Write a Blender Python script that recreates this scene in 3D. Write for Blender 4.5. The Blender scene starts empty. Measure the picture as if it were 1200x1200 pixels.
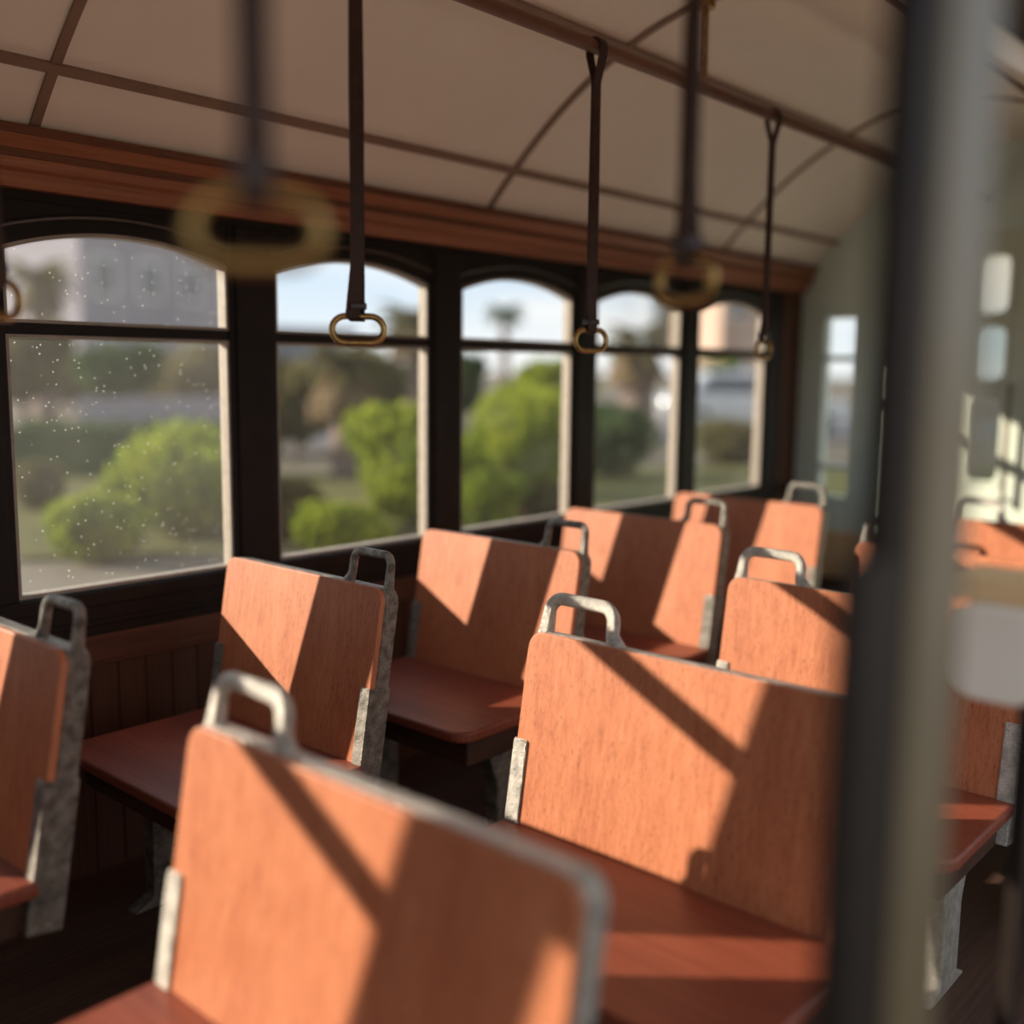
import bpy, bmesh, math, random
from mathutils import Vector, Matrix, noise
random.seed(7)
sc = bpy.context.scene
COL = sc.collection
PI = math.pi
S = 2.0            # metres per survey unit
EYE = 1.36         # eye height above the car floor

def W(x, y, z):    # survey units (eye at the origin, x down the car, y to the left) -> metres
    return Vector((x*S, y*S, z*S + EYE))

# ------------------------------------------------------------------ materials
def newmat(name):
    m = bpy.data.materials.new(name); m.use_nodes = True
    nt = m.node_tree; nt.nodes.clear()
    out = nt.nodes.new('ShaderNodeOutputMaterial')
    return m, nt, out
def N(nt, t, **kw):
    n = nt.nodes.new(t)
    for k, v in kw.items():
        if k in n.inputs: n.inputs[k].default_value = v
        else: setattr(n, k, v)
    return n
def coords(nt, scale=(1, 1, 1), rot=(0, 0, 0), kind='Object'):
    tc = N(nt, 'ShaderNodeTexCoord'); mp = N(nt, 'ShaderNodeMapping')
    mp.inputs['Scale'].default_value = scale; mp.inputs['Rotation'].default_value = rot
    nt.links.new(tc.outputs[kind], mp.inputs['Vector'])
    return mp.outputs['Vector']
def ramp(nt, fac, stops):
    r = N(nt, 'ShaderNodeValToRGB')
    el = r.color_ramp.elements
    while len(el) < len(stops): el.new(0.5)
    for e, (p, c) in zip(el, stops):
        e.position = p; e.color = (*c, 1) if len(c) == 3 else c
    nt.links.new(fac, r.inputs['Fac'])
    return r.outputs['Color']
def tex(nt, vec, scale, detail=4, rough=0.55):
    n = N(nt, 'ShaderNodeTexNoise'); n.inputs['Scale'].default_value = scale
    n.inputs['Detail'].default_value = detail; n.inputs['Roughness'].default_value = rough
    nt.links.new(vec, n.inputs['Vector'])
    return n.outputs['Fac']
def pbsdf(nt, out, rough=0.5, metal=0.0, spec=0.5):
    b = N(nt, 'ShaderNodeBsdfPrincipled')
    b.inputs['Roughness'].default_value = rough; b.inputs['Metallic'].default_value = metal
    b.inputs['Specular IOR Level'].default_value = spec
    nt.links.new(b.outputs[0], out.inputs['Surface'])
    return b
def bump(nt, b, h, strength, dist=0.002):
    bp = N(nt, 'ShaderNodeBump'); bp.inputs['Strength'].default_value = strength
    bp.inputs['Distance'].default_value = dist
    nt.links.new(h, bp.inputs['Height']); nt.links.new(bp.outputs[0], b.inputs['Normal'])

def wood(name, dark, mid, light, axis='z', rough=0.5, spec=0.35, grain=1.0, pores=0.5):
    m, nt, out = newmat(name); b = pbsdf(nt, out, rough, 0, spec)
    s = [95, 95, 95]; s['xyz'.index(axis)] = 2.2
    s2 = [420, 420, 420]; s2['xyz'.index(axis)] = 6
    s3 = [9, 9, 9]; s3['xyz'.index(axis)] = 1.3
    f1 = tex(nt, coords(nt, s), 1.0, 5, 0.6)
    f2 = tex(nt, coords(nt, s2), 1.0, 3, 0.6)
    f3 = tex(nt, coords(nt, s3), 1.0, 3, 0.5)
    a = N(nt, 'ShaderNodeMath', operation='MULTIPLY'); a.inputs[1].default_value = 0.6*grain; nt.links.new(f1, a.inputs[0])
    c = N(nt, 'ShaderNodeMath', operation='MULTIPLY_ADD'); c.inputs[1].default_value = 0.45; nt.links.new(f3, c.inputs[0]); nt.links.new(a.outputs[0], c.inputs[2])
    col = ramp(nt, c.outputs[0], [(0.34, dark), (0.52, mid), (0.72, light)])
    pr = ramp(nt, f2, [(0.30, (1-pores,)*3), (0.42, (1, 1, 1))])
    mx = N(nt, 'ShaderNodeMix', data_type='RGBA', blend_type='MULTIPLY'); mx.inputs[0].default_value = 1
    nt.links.new(col, mx.inputs[6]); nt.links.new(pr, mx.inputs[7])
    nt.links.new(mx.outputs[2], b.inputs['Base Color'])
    bump(nt, b, f2, 0.25, 0.0015)
    return m
def plain(name, c1, c2, scale=20, rough=0.5, metal=0.0, spec=0.4, bmp=0.0, bscale=200, bdist=0.002):
    m, nt, out = newmat(name); b = pbsdf(nt, out, rough, metal, spec)
    v = coords(nt)
    nt.links.new(ramp(nt, tex(nt, v, scale, 5), [(0.3, c1), (0.7, c2)]), b.inputs['Base Color'])
    if bmp: bump(nt, b, tex(nt, v, bscale, 4), bmp, bdist)
    return m
def leafmat(name, c1, c2, trans=0.45):
    m, nt, out = newmat(name)
    v = coords(nt)
    col = ramp(nt, tex(nt, v, 1.6, 4), [(0.3, c1), (0.7, c2)])
    d = N(nt, 'ShaderNodeBsdfDiffuse'); t = N(nt, 'ShaderNodeBsdfTranslucent'); mx = N(nt, 'ShaderNodeMixShader')
    mx.inputs[0].default_value = trans
    for n in (d, t): nt.links.new(col, n.inputs['Color'])
    nt.links.new(d.outputs[0], mx.inputs[1]); nt.links.new(t.outputs[0], mx.inputs[2])
    nt.links.new(mx.outputs[0], out.inputs['Surface'])
    return m
def glassmat(name, haze, speck, tint=(0.97, 0.985, 0.975), thresh=0.70):
    # thin dusty glazing: clear, a little reflective, dust scatters the sun
    m, nt, out = newmat(name)
    tr = N(nt, 'ShaderNodeBsdfTransparent'); tr.inputs['Color'].default_value = (*tint, 1)
    gl = N(nt, 'ShaderNodeBsdfGlossy'); gl.inputs['Roughness'].default_value = 0.03
    fr = N(nt, 'ShaderNodeFresnel'); fr.inputs['IOR'].default_value = 1.2
    m1 = N(nt, 'ShaderNodeMixShader'); nt.links.new(fr.outputs[0], m1.inputs[0])
    nt.links.new(tr.outputs[0], m1.inputs[1]); nt.links.new(gl.outputs[0], m1.inputs[2])
    du = N(nt, 'ShaderNodeBsdfTranslucent'); du.inputs['Color'].default_value = (0.80, 0.76, 0.72, 1)
    v = coords(nt)
    f = ramp(nt, tex(nt, v, 2.2, 5), [(0.25, (haze*0.45,)*3), (0.75, (haze*1.4,)*3)])
    vo = N(nt, 'ShaderNodeTexVoronoi'); vo.inputs['Scale'].default_value = 75
    nt.links.new(v, vo.inputs['Vector'])
    wn = N(nt, 'ShaderNodeTexWhiteNoise'); nt.links.new(vo.outputs['Position'], wn.inputs['Vector'])
    keep = N(nt, 'ShaderNodeMath', operation='GREATER_THAN'); keep.inputs[1].default_value = thresh
    nt.links.new(wn.outputs['Value'], keep.inputs[0])
    near = N(nt, 'ShaderNodeMath', operation='LESS_THAN'); near.inputs[1].default_value = 0.10
    nt.links.new(vo.outputs['Distance'], near.inputs[0])
    sp = N(nt, 'ShaderNodeMath', operation='MULTIPLY'); nt.links.new(keep.outputs[0], sp.inputs[0]); nt.links.new(near.outputs[0], sp.inputs[1])
    ad = N(nt, 'ShaderNodeMath', operation='MULTIPLY_ADD'); ad.inputs[1].default_value = speck
    nt.links.new(sp.outputs[0], ad.inputs[0]); nt.links.new(f, ad.inputs[2])
    m2 = N(nt, 'ShaderNodeMixShader'); nt.links.new(ad.outputs[0], m2.inputs[0])
    nt.links.new(m1.outputs[0], m2.inputs[1]); nt.links.new(du.outputs[0], m2.inputs[2])
    nt.links.new(m2.outputs[0], out.inputs['Surface'])
    return m

M = {}
M['wood'] = wood('seat_wood', (0.35, 0.102, 0.043), (0.46, 0.150, 0.066), (0.54, 0.20, 0.094), 'z', 0.5, 0.3, 1.1, 0.66)
M['cushwood'] = wood('cushion_wood', (0.15, 0.036, 0.020), (0.225, 0.053, 0.027), (0.29, 0.076, 0.038), 'y', 0.42, 0.4, 1.0, 0.3)
M['apron'] = wood('apron_wood', (0.035, 0.014, 0.008), (0.055, 0.022, 0.012), (0.08, 0.03, 0.015), 'y', 0.6)
M['wains'] = wood('wainscot_wood', (0.055, 0.019, 0.009), (0.08, 0.028, 0.013), (0.11, 0.038, 0.018), 'z', 0.55)
M['caprail'] = wood('cap_wood', (0.075, 0.026, 0.012), (0.11, 0.037, 0.017), (0.15, 0.052, 0.023), 'x', 0.5)
M['cornice'] = wood('cornice_wood', (0.21, 0.07, 0.032), (0.33, 0.115, 0.052), (0.42, 0.16, 0.075), 'x', 0.5)
M['cornice2'] = wood('cornice_dark_wood', (0.10, 0.034, 0.016), (0.15, 0.05, 0.024), (0.2, 0.07, 0.03), 'x', 0.5)
M['frame'] = plain('dark_umber_paint', (0.011, 0.007, 0.005), (0.018, 0.011, 0.008), 14, 0.55, 0, 0.2, 0.08, 120)
M['bead'] = plain('dark_gloss_bead', (0.02, 0.016, 0.014), (0.03, 0.024, 0.02), 14, 0.2, 0, 0.8)
M['liner'] = plain('pale_glazing_liner', (0.27, 0.225, 0.18), (0.35, 0.295, 0.24), 30, 0.5, 0, 0.4, 0.2, 160)
M['ceil'] = plain('ceiling_paint', (0.86, 0.73, 0.62), (0.89, 0.77, 0.66), 5, 0.7, 0, 0.2)
M['batten'] = plain('batten_brown', (0.22, 0.13, 0.09), (0.27, 0.16, 0.11), 20, 0.6)
M['floor'] = wood('floor_boards', (0.04, 0.02, 0.012), (0.07, 0.034, 0.02), (0.10, 0.05, 0.03), 'x', 0.7)
M['teal'] = plain('teal_grey_paint', (0.66, 0.76, 0.67), (0.71, 0.80, 0.71), 6, 0.45, 0, 0.4)
M['doorpaint'] = plain('pale_sage_paint', (0.60, 0.64, 0.52), (0.66, 0.70, 0.58), 6, 0.45)
M['tan'] = plain('tan_panel', (0.74, 0.50, 0.26), (0.80, 0.57, 0.32), 9, 0.55)
M['post'] = plain('dark_olive_post_paint', (0.118, 0.087, 0.042), (0.145, 0.107, 0.054), 8, 0.42, 0, 0.5, 0.1, 60)
M['cream'] = plain('cream_enamel', (0.84, 0.77, 0.67), (0.88, 0.81, 0.72), 8, 0.4, 0, 0.4)
M['brass'] = plain('antique_brass', (0.29, 0.17, 0.055), (0.48, 0.31, 0.12), 60, 0.34, 1.0, 0.5, 0.15, 250, 0.001)
M['leather'] = plain('brown_leather', (0.034, 0.014, 0.009), (0.06, 0.026, 0.017), 60, 0.5, 0, 0.3, 0.25, 400, 0.001)
M['keeper'] = plain('dark_leather', (0.016, 0.008, 0.007), (0.03, 0.014, 0.012), 60, 0.35, 0, 0.6, 0.3, 500, 0.001)
M['chrome'] = plain('polished_metal', (0.65, 0.63, 0.58), (0.75, 0.73, 0.68), 30, 0.2, 1.0)
def castmetal(name, c1, c2):
    m, nt, out = newmat(name); b = pbsdf(nt, out, 0.34, 1.0)
    v = coords(nt); f = tex(nt, v, 330, 3, 0.6); g = tex(nt, v, 40, 4)
    nt.links.new(ramp(nt, g, [(0.3, c1), (0.7, c2)]), b.inputs['Base Color'])
    nt.links.new(ramp(nt, f, [(0.35, (0.5,)*3), (0.65, (0.25,)*3)]), b.inputs['Roughness'])
    bump(nt, b, f, 1.0, 0.005)
    return m
M['metal'] = castmetal('cast_pewter', (0.42, 0.39, 0.34), (0.78, 0.73, 0.65))
M['shaded_metal'] = castmetal('shaded_pewter', (0.15, 0.135, 0.115), (0.46, 0.42, 0.365))  # same cast metal, darkened to put the window row's shade into its colour
M['glass'] = glassmat('window_glass', 0.012, 0.22, thresh=0.85)
M['dusty'] = glassmat('dusty_window_glass', 0.042, 0.6, thresh=0.5)
M['frost'] = glassmat('frosted_cream_glass', 0.55, 0.0, tint=(0.70, 0.62, 0.44), thresh=1.1)
M['smoke'] = glassmat('smoky_glass', 0.10, 0.0, tint=(0.40, 0.43, 0.38), thresh=1.1)
M['farglass'] = glassmat('bulkhead_glass', 0.03, 0.1, tint=(0.93, 0.95, 0.93), thresh=0.9)

# ------------------------------------------------------------------ mesh helpers
def link(name, bm, mat, parent=None, smooth=False, bevel=0.0, seg=2, matrix=None):
    if matrix is not None: bm.transform(matrix)
    bmesh.ops.recalc_face_normals(bm, faces=bm.faces[:])
    me = bpy.data.meshes.new(name); bm.to_mesh(me); bm.free()
    o = bpy.data.objects.new(name, me); COL.objects.link(o)
    me.materials.append(mat)
    if smooth:
        for p in me.polygons: p.use_smooth = True
    if bevel:
        md = o.modifiers.new('bevel', 'BEVEL'); md.width = bevel; md.segments = seg
        md.limit_method = 'ANGLE'; md.angle_limit = math.radians(40)
        md.harden_normals = False
    if parent: o.parent = parent
    return o
def box(bm, a, b):
    x0, y0, z0 = a; x1, y1, z1 = b
    vs = [bm.verts.new((x, y, z)) for x in (x0, x1) for y in (y0, y1) for z in (z0, z1)]
    for f in ((0, 1, 3, 2), (4, 6, 7, 5), (0, 4, 5, 1), (2, 3, 7, 6), (0, 2, 6, 4), (1, 5, 7, 3)):
        bm.faces.new([vs[i] for i in f])
def wbox(bm, a, b):            # corners given in survey units
    box(bm, W(*a), W(*b))
def prism(bm, pts, f):         # pts: 2D outline, f(p, k) -> 3D for k = 0, 1
    lo = [bm.verts.new(f(p, 0)) for p in pts]; hi = [bm.verts.new(f(p, 1)) for p in pts]
    n = len(pts)
    bm.faces.new(lo[::-1]); bm.faces.new(hi)
    for i in range(n): bm.faces.new((lo[i], lo[(i+1) % n], hi[(i+1) % n], hi[i]))
def tube(bm, pts, radii, seg=12, closed=False, caps=True, squash=1.0, flat=None):
    pts = [Vector(p) for p in pts]; n = len(pts)
    if not hasattr(radii, '__len__'): radii = [radii]*n
    rings = []; ref = None
    for i, p in enumerate(pts):
        if closed: t = pts[(i+1) % n] - pts[i-1]
        else: t = pts[min(i+1, n-1)] - pts[max(i-1, 0)]
        t.normalize()
        if flat is not None:
            u = Vector(flat)
        else:
            if ref is None:
                ref = Vector((0, 0, 1)) if abs(t.z) < 0.9 else Vector((1, 0, 0))
            u = ref - t*ref.dot(t); u.normalize(); ref = u
        u = (u - t*u.dot(t)).normalized(); v = t.cross(u)
        rings.append([bm.verts.new(p + (u*math.cos(a)*squash + v*math.sin(a))*radii[i]) for a in [2*PI*k/seg for k in range(seg)]])
    for i in range(n if closed else n-1):
        A, B = rings[i], rings[(i+1) % n]
        for k in range(seg): bm.faces.new((A[k], A[(k+1) % seg], B[(k+1) % seg], B[k]))
    if caps and not closed:
        bm.faces.new(rings[0][::-1]); bm.faces.new(rings[-1])
def arc(cx, cy, r, a0, a1, n=6):
    return [(cx + r*math.cos(a0+(a1-a0)*i/n), cy + r*math.sin(a0+(a1-a0)*i/n)) for i in range(n+1)]
def empty(name, loc, rz=0.0):
    o = bpy.data.objects.new(name, None); COL.objects.link(o); o.location = loc; o.rotation_euler = (0, 0, rz)
    o.empty_display_size = 0.1
    return o
def tag(o, label, cat, group=None, kind=None):
    o['label'] = label; o['category'] = cat
    if group: o['group'] = group
    if kind: o['kind'] = kind
    return o
def struct(o, label=None):
    o['kind'] = 'structure'
    if label: o['label'] = label; 
    return o
def copy_tree(o, parent=None):
    c = o.copy(); COL.objects.link(c)
    if parent: c.parent = parent
    for ch in list(o.children): copy_tree(ch, c)
    return c

# ------------------------------------------------------------------ car shell
FLOOR = -EYE/S
X0, X1 = -1.404, 2.62          # rear and front ends of the saloon
YW = 1.30                      # inner face of the left wall
YR = 0.30                      # inner face of the right wall
YC = 0.79                      # centre line
SILL, RAILZ, SPRING, CROWN = -0.290, 0.042, 0.140, 0.166
PITCH, OPEN = 0.3915, 0.311
WX = [0.949 + PITCH*k for k in range(-6, 4)]      # left edge of each opening

bm = bmesh.new(); wbox(bm, (X0-0.05, -0.35, FLOOR-0.03), (X1+0.05, 1.36, FLOOR))
struct(link('floor', bm, M['floor']), 'dark boarded floor of the tram car')

# left wall below the windows: tongue and groove boards, dark frame band and cap rail
bm = bmesh.new()
nb = 100; w = (X1-X0)/nb
for i in range(nb):
    a = X0 + i*w
    prism(bm, [(a+0.0016, 0), (a+w-0.0016, 0), (a+w, 0.003), (a+w, 0.02), (a, 0.02), (a, 0.003)],
          lambda p, k: W(p[0], YW+0.012+p[1], FLOOR if k == 0 else -0.385))
wbox(bm, (X0, YW+0.03, FLOOR), (X1, YW+0.05, -0.31))
wall = struct(link('wall_left', bm, M['wains']), 'left wall of the car with brown boarding under its windows')
bm = bmesh.new(); wbox(bm, (X0, YW+0.002, -0.389), (X1, YW+0.03, -0.352)); wbox(bm, (X0, YW+0.006, -0.395), (X1, YW+0.03, -0.389))
link('cap_rail', bm, M['caprail'], wall, bevel=0.004)
bm = bmesh.new(); wbox(bm, (X0, YW, -0.352), (X1, YW+0.03, -0.307)); wbox(bm, (X0, YW-0.004, -0.312), (X1, YW+0.026, SILL-0.003))
wbox(bm, (X0, YW-0.004, -0.338), (X1, YW, -0.331))
link('sill_band', bm, M['frame'], wall, bevel=0.003)
bm = bmesh.new(); wbox(bm, (X0, YW+0.0, 0.195), (X1, YW+0.03, 0.30))
link('header_band', bm, M['frame'], wall)

def arch_z(t):                 # t in 0..1 across the opening: segmental arch
    return SPRING + (CROWN-SPRING)*(1-(2*t-1)**2)

def post_mesh(xa, xb):
    bm = bmesh.new()
    wbox(bm, (xa, YW, SILL-0.004), (xb, YW+0.024, 0.195))
    c = (xa+xb)/2
    wbox(bm, (xa+0.010, YW-0.004, SILL-0.004), (xb-0.010, YW, 0.195))
    return bm
edges = [(WX[0]-0.0805, WX[0])] + [(a+OPEN, a+PITCH) for a in WX[:-1]]
for i, (a, b) in enumerate(edges):
    o = struct(link('trim_%d' % (i+1), post_mesh(a, b), M['frame'], bevel=0.004))
xa = WX[-1]+OPEN
o = struct(link('trim_%d' % (len(edges)+1), post_mesh(xa, xa+0.085), M['frame'], bevel=0.004))
bm = bmesh.new(); wbox(bm, (xa+0.085, YW-0.004, -0.352), (X1, YW+0.03, 0.21))
struct(link('trim_%d' % (len(edges)+2), bm, M['wains'], bevel=0.004), 'brown corner pilaster at the front end of the window wall')

def window(n, xa, dusty):
    xb = xa+OPEN
    root = empty('window_%d' % n, W((xa+xb)/2, YW+0.012, SILL)); struct(root)
    inv = Matrix.Translation(-root.location)
    NA = 20
    # spandrel above the arch
    bm = bmesh.new()
    pts = [(xa+OPEN*i/NA, arch_z(i/NA)) for i in range(NA+1)] + [(xb, 0.197), (xa, 0.197)]
    prism(bm, pts, lambda p, k: W(p[0], YW+0.003 if k == 0 else YW+0.024, p[1]))
    link('arch_head', bm, M['frame'], root, matrix=inv)
    # moulded bead following the arch
    bm = bmesh.new()
    tube(bm, [W(xa-0.012+(OPEN+0.024)*i/NA, YW+0.002, arch_z(i/NA)+0.019) for i in range(NA+1)], 0.0075, 8)
    link('arch_bead', bm, M['bead'], root, smooth=True, matrix=inv)
    # meeting rail
    bm = bmesh.new(); wbox(bm, (xa, YW+0.004, RAILZ-0.006), (xb, YW+0.022, RAILZ+0.008))
    link('meeting_rail', bm, M['frame'], root, bevel=0.003, matrix=inv)
    # pale liners round each light
    def liner(zb, ztop):       # ztop(t)
        bm = bmesh.new(); t = 0.0042; ya, yb = YW+0.003, YW+0.0215
        inn = [(xa+t, zb+t), (xb-t, zb+t)] + [(xb-t-(OPEN-2*t)*i/NA, ztop(1-i/NA)-t) for i in range(NA+1)]
        out = [(xa, zb), (xb, zb)] + [(xb-OPEN*i/NA, ztop(1-i/NA)) for i in range(NA+1)]
        rows = []
        for pts, y in ((inn, ya), (inn, yb), (out, yb), (out, ya)):
            rows.append([bm.verts.new(W(p[0], y, p[1])) for p in pts])
        m_ = len(inn)
        for r in range(4):
            A, B = rows[r], rows[(r+1) % 4]
            for i in range(m_): bm.faces.new((A[i], A[(i+1) % m_], B[(i+1) % m_], B[i]))
        return bm
    lo = link('lower_liner', liner(SILL, lambda t: RAILZ-0.006), M['liner'], root, matrix=inv)
    up = link('upper_liner', liner(RAILZ+0.008, arch_z), M['liner'], root, matrix=inv)
    g = M['dusty'] if dusty else M['glass']
    bm = bmesh.new(); f = [bm.verts.new(W(x, YW+0.018, z)) for x, z in ((xa+.003, SILL+.003), (xb-.003, SILL+.003), (xb-.003, RAILZ-.008), (xa+.003, RAILZ-.008))]; bm.faces.new(f)
    link('lower_pane', bm, g, root, matrix=inv)
    bm = bmesh.new(); t_ = .003
    f = [bm.verts.new(W(x, YW+0.018, z)) for x, z in [(xa+t_, RAILZ+.01), (xb-t_, RAILZ+.01)] + [(xb-t_-(OPEN-2*t_)*i/NA, arch_z(1-i/NA)-t_) for i in range(NA+1)]]; bm.faces.new(f)
    link('upper_pane', bm, g, root, matrix=inv)
for i, xa in enumerate(WX): window(i+1, xa, i == 5)

# cornice between window header and ceiling
bm = bmesh.new()
prof = [(1.300, 0.206), (1.284, 0.206), (1.281, 0.224), (1.270, 0.226), (1.267, 0.238), (1.280, 0.244), (1.268, 0.247), (1.258, 0.262), (1.258, 0.270), (1.276, 0.278), (1.300, 0.285)]
prism(bm, prof, lambda p, k: W(X0 if k == 0 else X1, p[0], p[1]))
cor = struct(link('trim_20', bm, M['cornice'], bevel=0.002), 'brown moulded cornice over the window wall')
bm = bmesh.new(); wbox(bm, (X0, 1.2665, 0.2385), (X1, 1.29, 0.2465)); wbox(bm, (X0, 1.254, 0.2625), (X1, 1.29, 0.2725))
link('cornice_strip', bm, M['cornice2'], cor)

def ceil_z(y): return 0.260 + 0.270*(1-((y-YC)/0.49)**2)
bm = bmesh.new()
ys = [0.285+1.005*i/40 for i in range(41)]
prism(bm, [(y, ceil_z(y)) for y in ys] + [(y, ceil_z(y)+0.03) for y in ys[::-1]], lambda p, k: W(X0-0.05 if k == 0 else X1+0.05, p[0], p[1]))
ceil = struct(link('ceiling', bm, M['ceil']), 'pale arched tram ceiling with thin brown battens')
for y in (1.210, 0.985, 0.595, 0.370):
    bm = bmesh.new(); z = ceil_z(y); sl = -2*(y-YC)*0.270/0.49**2
    d = Vector((0, 1, sl)).normalized(); nn = Vector((0, -d.z, d.y))
    c = Vector((0, y, z))
    p4 = [c - d*0.006 - nn*0.006, c + d*0.006 - nn*0.006, c + d*0.006 + nn*0.003, c - d*0.006 + nn*0.003]
    prism(bm, [(p.y, p.z) for p in p4], lambda p, k: W(X0 if k == 0 else X1, p[0], p[1]))
    link('batten', bm, M['batten'], ceil)
for xx in (-0.98, -0.197, 0.587, 1.370, 2.153):
    bm = bmesh.new(); ys2 = [0.30+0.98*i/40 for i in range(41)]
    prism(bm, [(y, ceil_z(y)+0.003) for y in ys2] + [(y, ceil_z(y)-0.005) for y in ys2[::-1]], lambda p, k: W(xx-0.006+0.012*k, p[0], p[1]))
    link('batten', bm, M['batten'], ceil)

# right wall, only beyond the open platform doorway
RX0 = 1.32
bm = bmesh.new(); wbox(bm, (RX0, YR-0.06, FLOOR), (X1, YR, SILL)); wbox(bm, (RX0, YR-0.06, 0.16), (X1, YR, 0.33))
wr = struct(link('wall_right', bm, M['wains']))
bm = bmesh.new(); wbox(bm, (X0-0.03, YR-0.06, 0.265), (RX0, YR, 0.30)); link('door_header', bm, M['frame'], wr)
k = 21
for a in (RX0, 1.68, 2.07, 2.46):
    bm = bmesh.new(); wbox(bm, (a, YR-0.06, SILL), (a+0.085, YR, 0.16))
    struct(link('trim_%d' % k, bm, M['frame'], bevel=0.004)); k += 1
bm = bmesh.new(); wbox(bm, (X0-0.03, YR-0.06, FLOOR), (-0.15, YR, 0.0)); link('rear_light_block', bm, M['wains'], wr)  # unseen panel, added and cut to height to limit light from rear right
# rear bulkhead
bm = bmesh.new(); wbox(bm, (X0-0.05, YR-0.06, FLOOR), (X0, 1.375, 0.60))
struct(link('wall_back', bm, M['wains']))

# front bulkhead: sage wall with side window, doorway door and tan dado
bm = bmesh.new()
WYa, WYb, WZb, WZt = 1.135, 1.235, -0.330, 0.150     # window hole
DYa, DYb, DZt = 0.62, 0.955, 0.335                   # doorway
xf, xg = X1, X1+0.05
top = [(y, min(ceil_z(y)+0.02, 0.6)) for y in [0.24+1.13*i/30 for i in range(31)]]
wbox(bm, (xf, YR-0.06, -0.41), (xg, DYa, 0.30)); wbox(bm, (xf, DYb, -0.41), (xg, WYa, 0.30))
wbox(bm, (xf, WYb, -0.41), (xg, 1.375, 0.30)); wbox(bm, (xf, WYa, -0.41), (xg, WYb, WZb)); wbox(bm, (xf, WYa, WZt), (xg, WYb, 0.30))
ysu = [0.24+1.135*i/30 for i in range(31)]
prism(bm, [(0.24, 0.30), (DYa, 0.30), (DYa, DZt), (DYb, DZt), (DYb, 0.30), (1.375, 0.30)] + [(y, max(ceil_z(y)+0.015, 0.302)) for y in ysu[::-1]],
      lambda p, k: W(xf if k == 0 else xg, p[0], p[1]))
wf = struct(link('wall_front', bm, M['teal']), 'grey teal bulkhead at the far end of the car')
bm = bmesh.new(); wbox(bm, (xf-0.008, DYb, -0.535), (xg, 1.30, -0.41)); wbox(bm, (xf-0.008, YR, -0.535), (xg, DYa, -0.41))
link('dado_band', bm, M['tan'], wf, bevel=0.004)
bm = bmesh.new(); wbox(bm, (xf, DYb, FLOOR), (xg, 1.375, -0.535)); wbox(bm, (xf, YR-0.06, FLOOR), (xg, DYa, -0.535))
link('kick_panel', bm, M['apron'], wf)
win = struct(empty('window_11', W(xf+0.02, 1.185, WZb)), 'narrow window in the grey teal bulkhead'); inv = Matrix.Translation(-win.location)
bm = bmesh.new()
for (ya, yb, za, zb) in ((WYa, WYb, WZb, WZb+.01), (WYa, WYb, WZt-.01, WZt), (WYa, WYa+.008, WZb, WZt), (WYb-.008, WYb, WZb, WZt), (WYa, WYb, 0.030, 0.044), (WYa, WYb, -0.252, -0.238)):
    wbox(bm, (xf-0.004, ya, za), (xf+0.03, yb, zb))
link('window_frame', bm, M['teal'], win, bevel=0.003, matrix=inv)
bm = bmesh.new(); bm.faces.new([bm.verts.new(W(xf+0.02, y, z)) for y, z in ((WYa, WZb), (WYb, WZb), (WYb, WZt), (WYa, WZt))])
link('pane', bm, M['farglass'], win, matrix=inv)
door = struct(empty('door_1', W(xf+0.02, (DYa+DYb)/2, FLOOR)), 'pale sage door in the bulkhead with narrow round cornered lights'); inv = Matrix.Translation(-door.location)
def rrect(ya, yb, za, zb, r, n=6):
    return arc(yb-r, zb-r, r, 0, PI/2, n) + arc(ya+r, zb-r, r, PI/2, PI, n) + arc(ya+r, za+r, r, PI, 1.5*PI, n) + arc(yb-r, za+r, r, 1.5*PI, 2*PI, n)
lights = [(0.775, 0.868, 0.135, 0.285), (0.775, 0.868, -0.02, 0.120), (0.775, 0.868, -0.26, -0.045)]
bm = bmesh.new()
wbox(bm, (xf+.005, DYa, FLOOR), (xf+.04, 0.775, DZt)); wbox(bm, (xf+.005, 0.868, FLOOR), (xf+.04, DYb, DZt))
wbox(bm, (xf+.005, .775, FLOOR), (xf+.04, .868, -0.26)); wbox(bm, (xf+.005, .775, -0.045), (xf+.04, .868, -0.02)); wbox(bm, (xf+.005, .775, 0.12), (xf+.04, .868, 0.135)); wbox(bm, (xf+.005, .775, 0.285), (xf+.04, .868, DZt))
link('door_panel', bm, M['doorpaint'], door, matrix=inv)
for L in lights:
    bm = bmesh.new(); o_ = rrect(*L, 0.001); i_ = rrect(L[0]+.008, L[1]-.008, L[2]+.008, L[3]-.008, 0.022)
    n_ = len(o_); V = [[bm.verts.new(W(x, p[0], p[1])) for p in q] for q, x in ((o_, xf), (i_, xf), (i_, xf+.03), (o_, xf+.03))]
    for r in range(4):
        for q in range(n_): bm.faces.new((V[r][q], V[r][(q+1) % n_], V[(r+1) % 4][(q+1) % n_], V[(r+1) % 4][q]))
    link('light_frame', bm, M['doorpaint'], door, matrix=inv)
    bm = bmesh.new(); bm.faces.new([bm.verts.new(W(xf+.02, y, z)) for y, z in ((L[0], L[2]), (L[1], L[2]), (L[1], L[3]), (L[0], L[3]))])
    link('pane', bm, M['frost'] if L[3] > 0.2 else M['smoke'], door, matrix=inv)
bm = bmesh.new(); tube(bm, [W(xf-.016, .762, z) for z in (-0.02, -0.30)], 0.011, 10)
for z in (-0.03, -0.29): tube(bm, [W(xf-.016, .762, z), W(xf+.006, .762, z)], 0.008, 8)
link('pull_bar', bm, M['liner'], door, smooth=True, matrix=inv)

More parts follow.
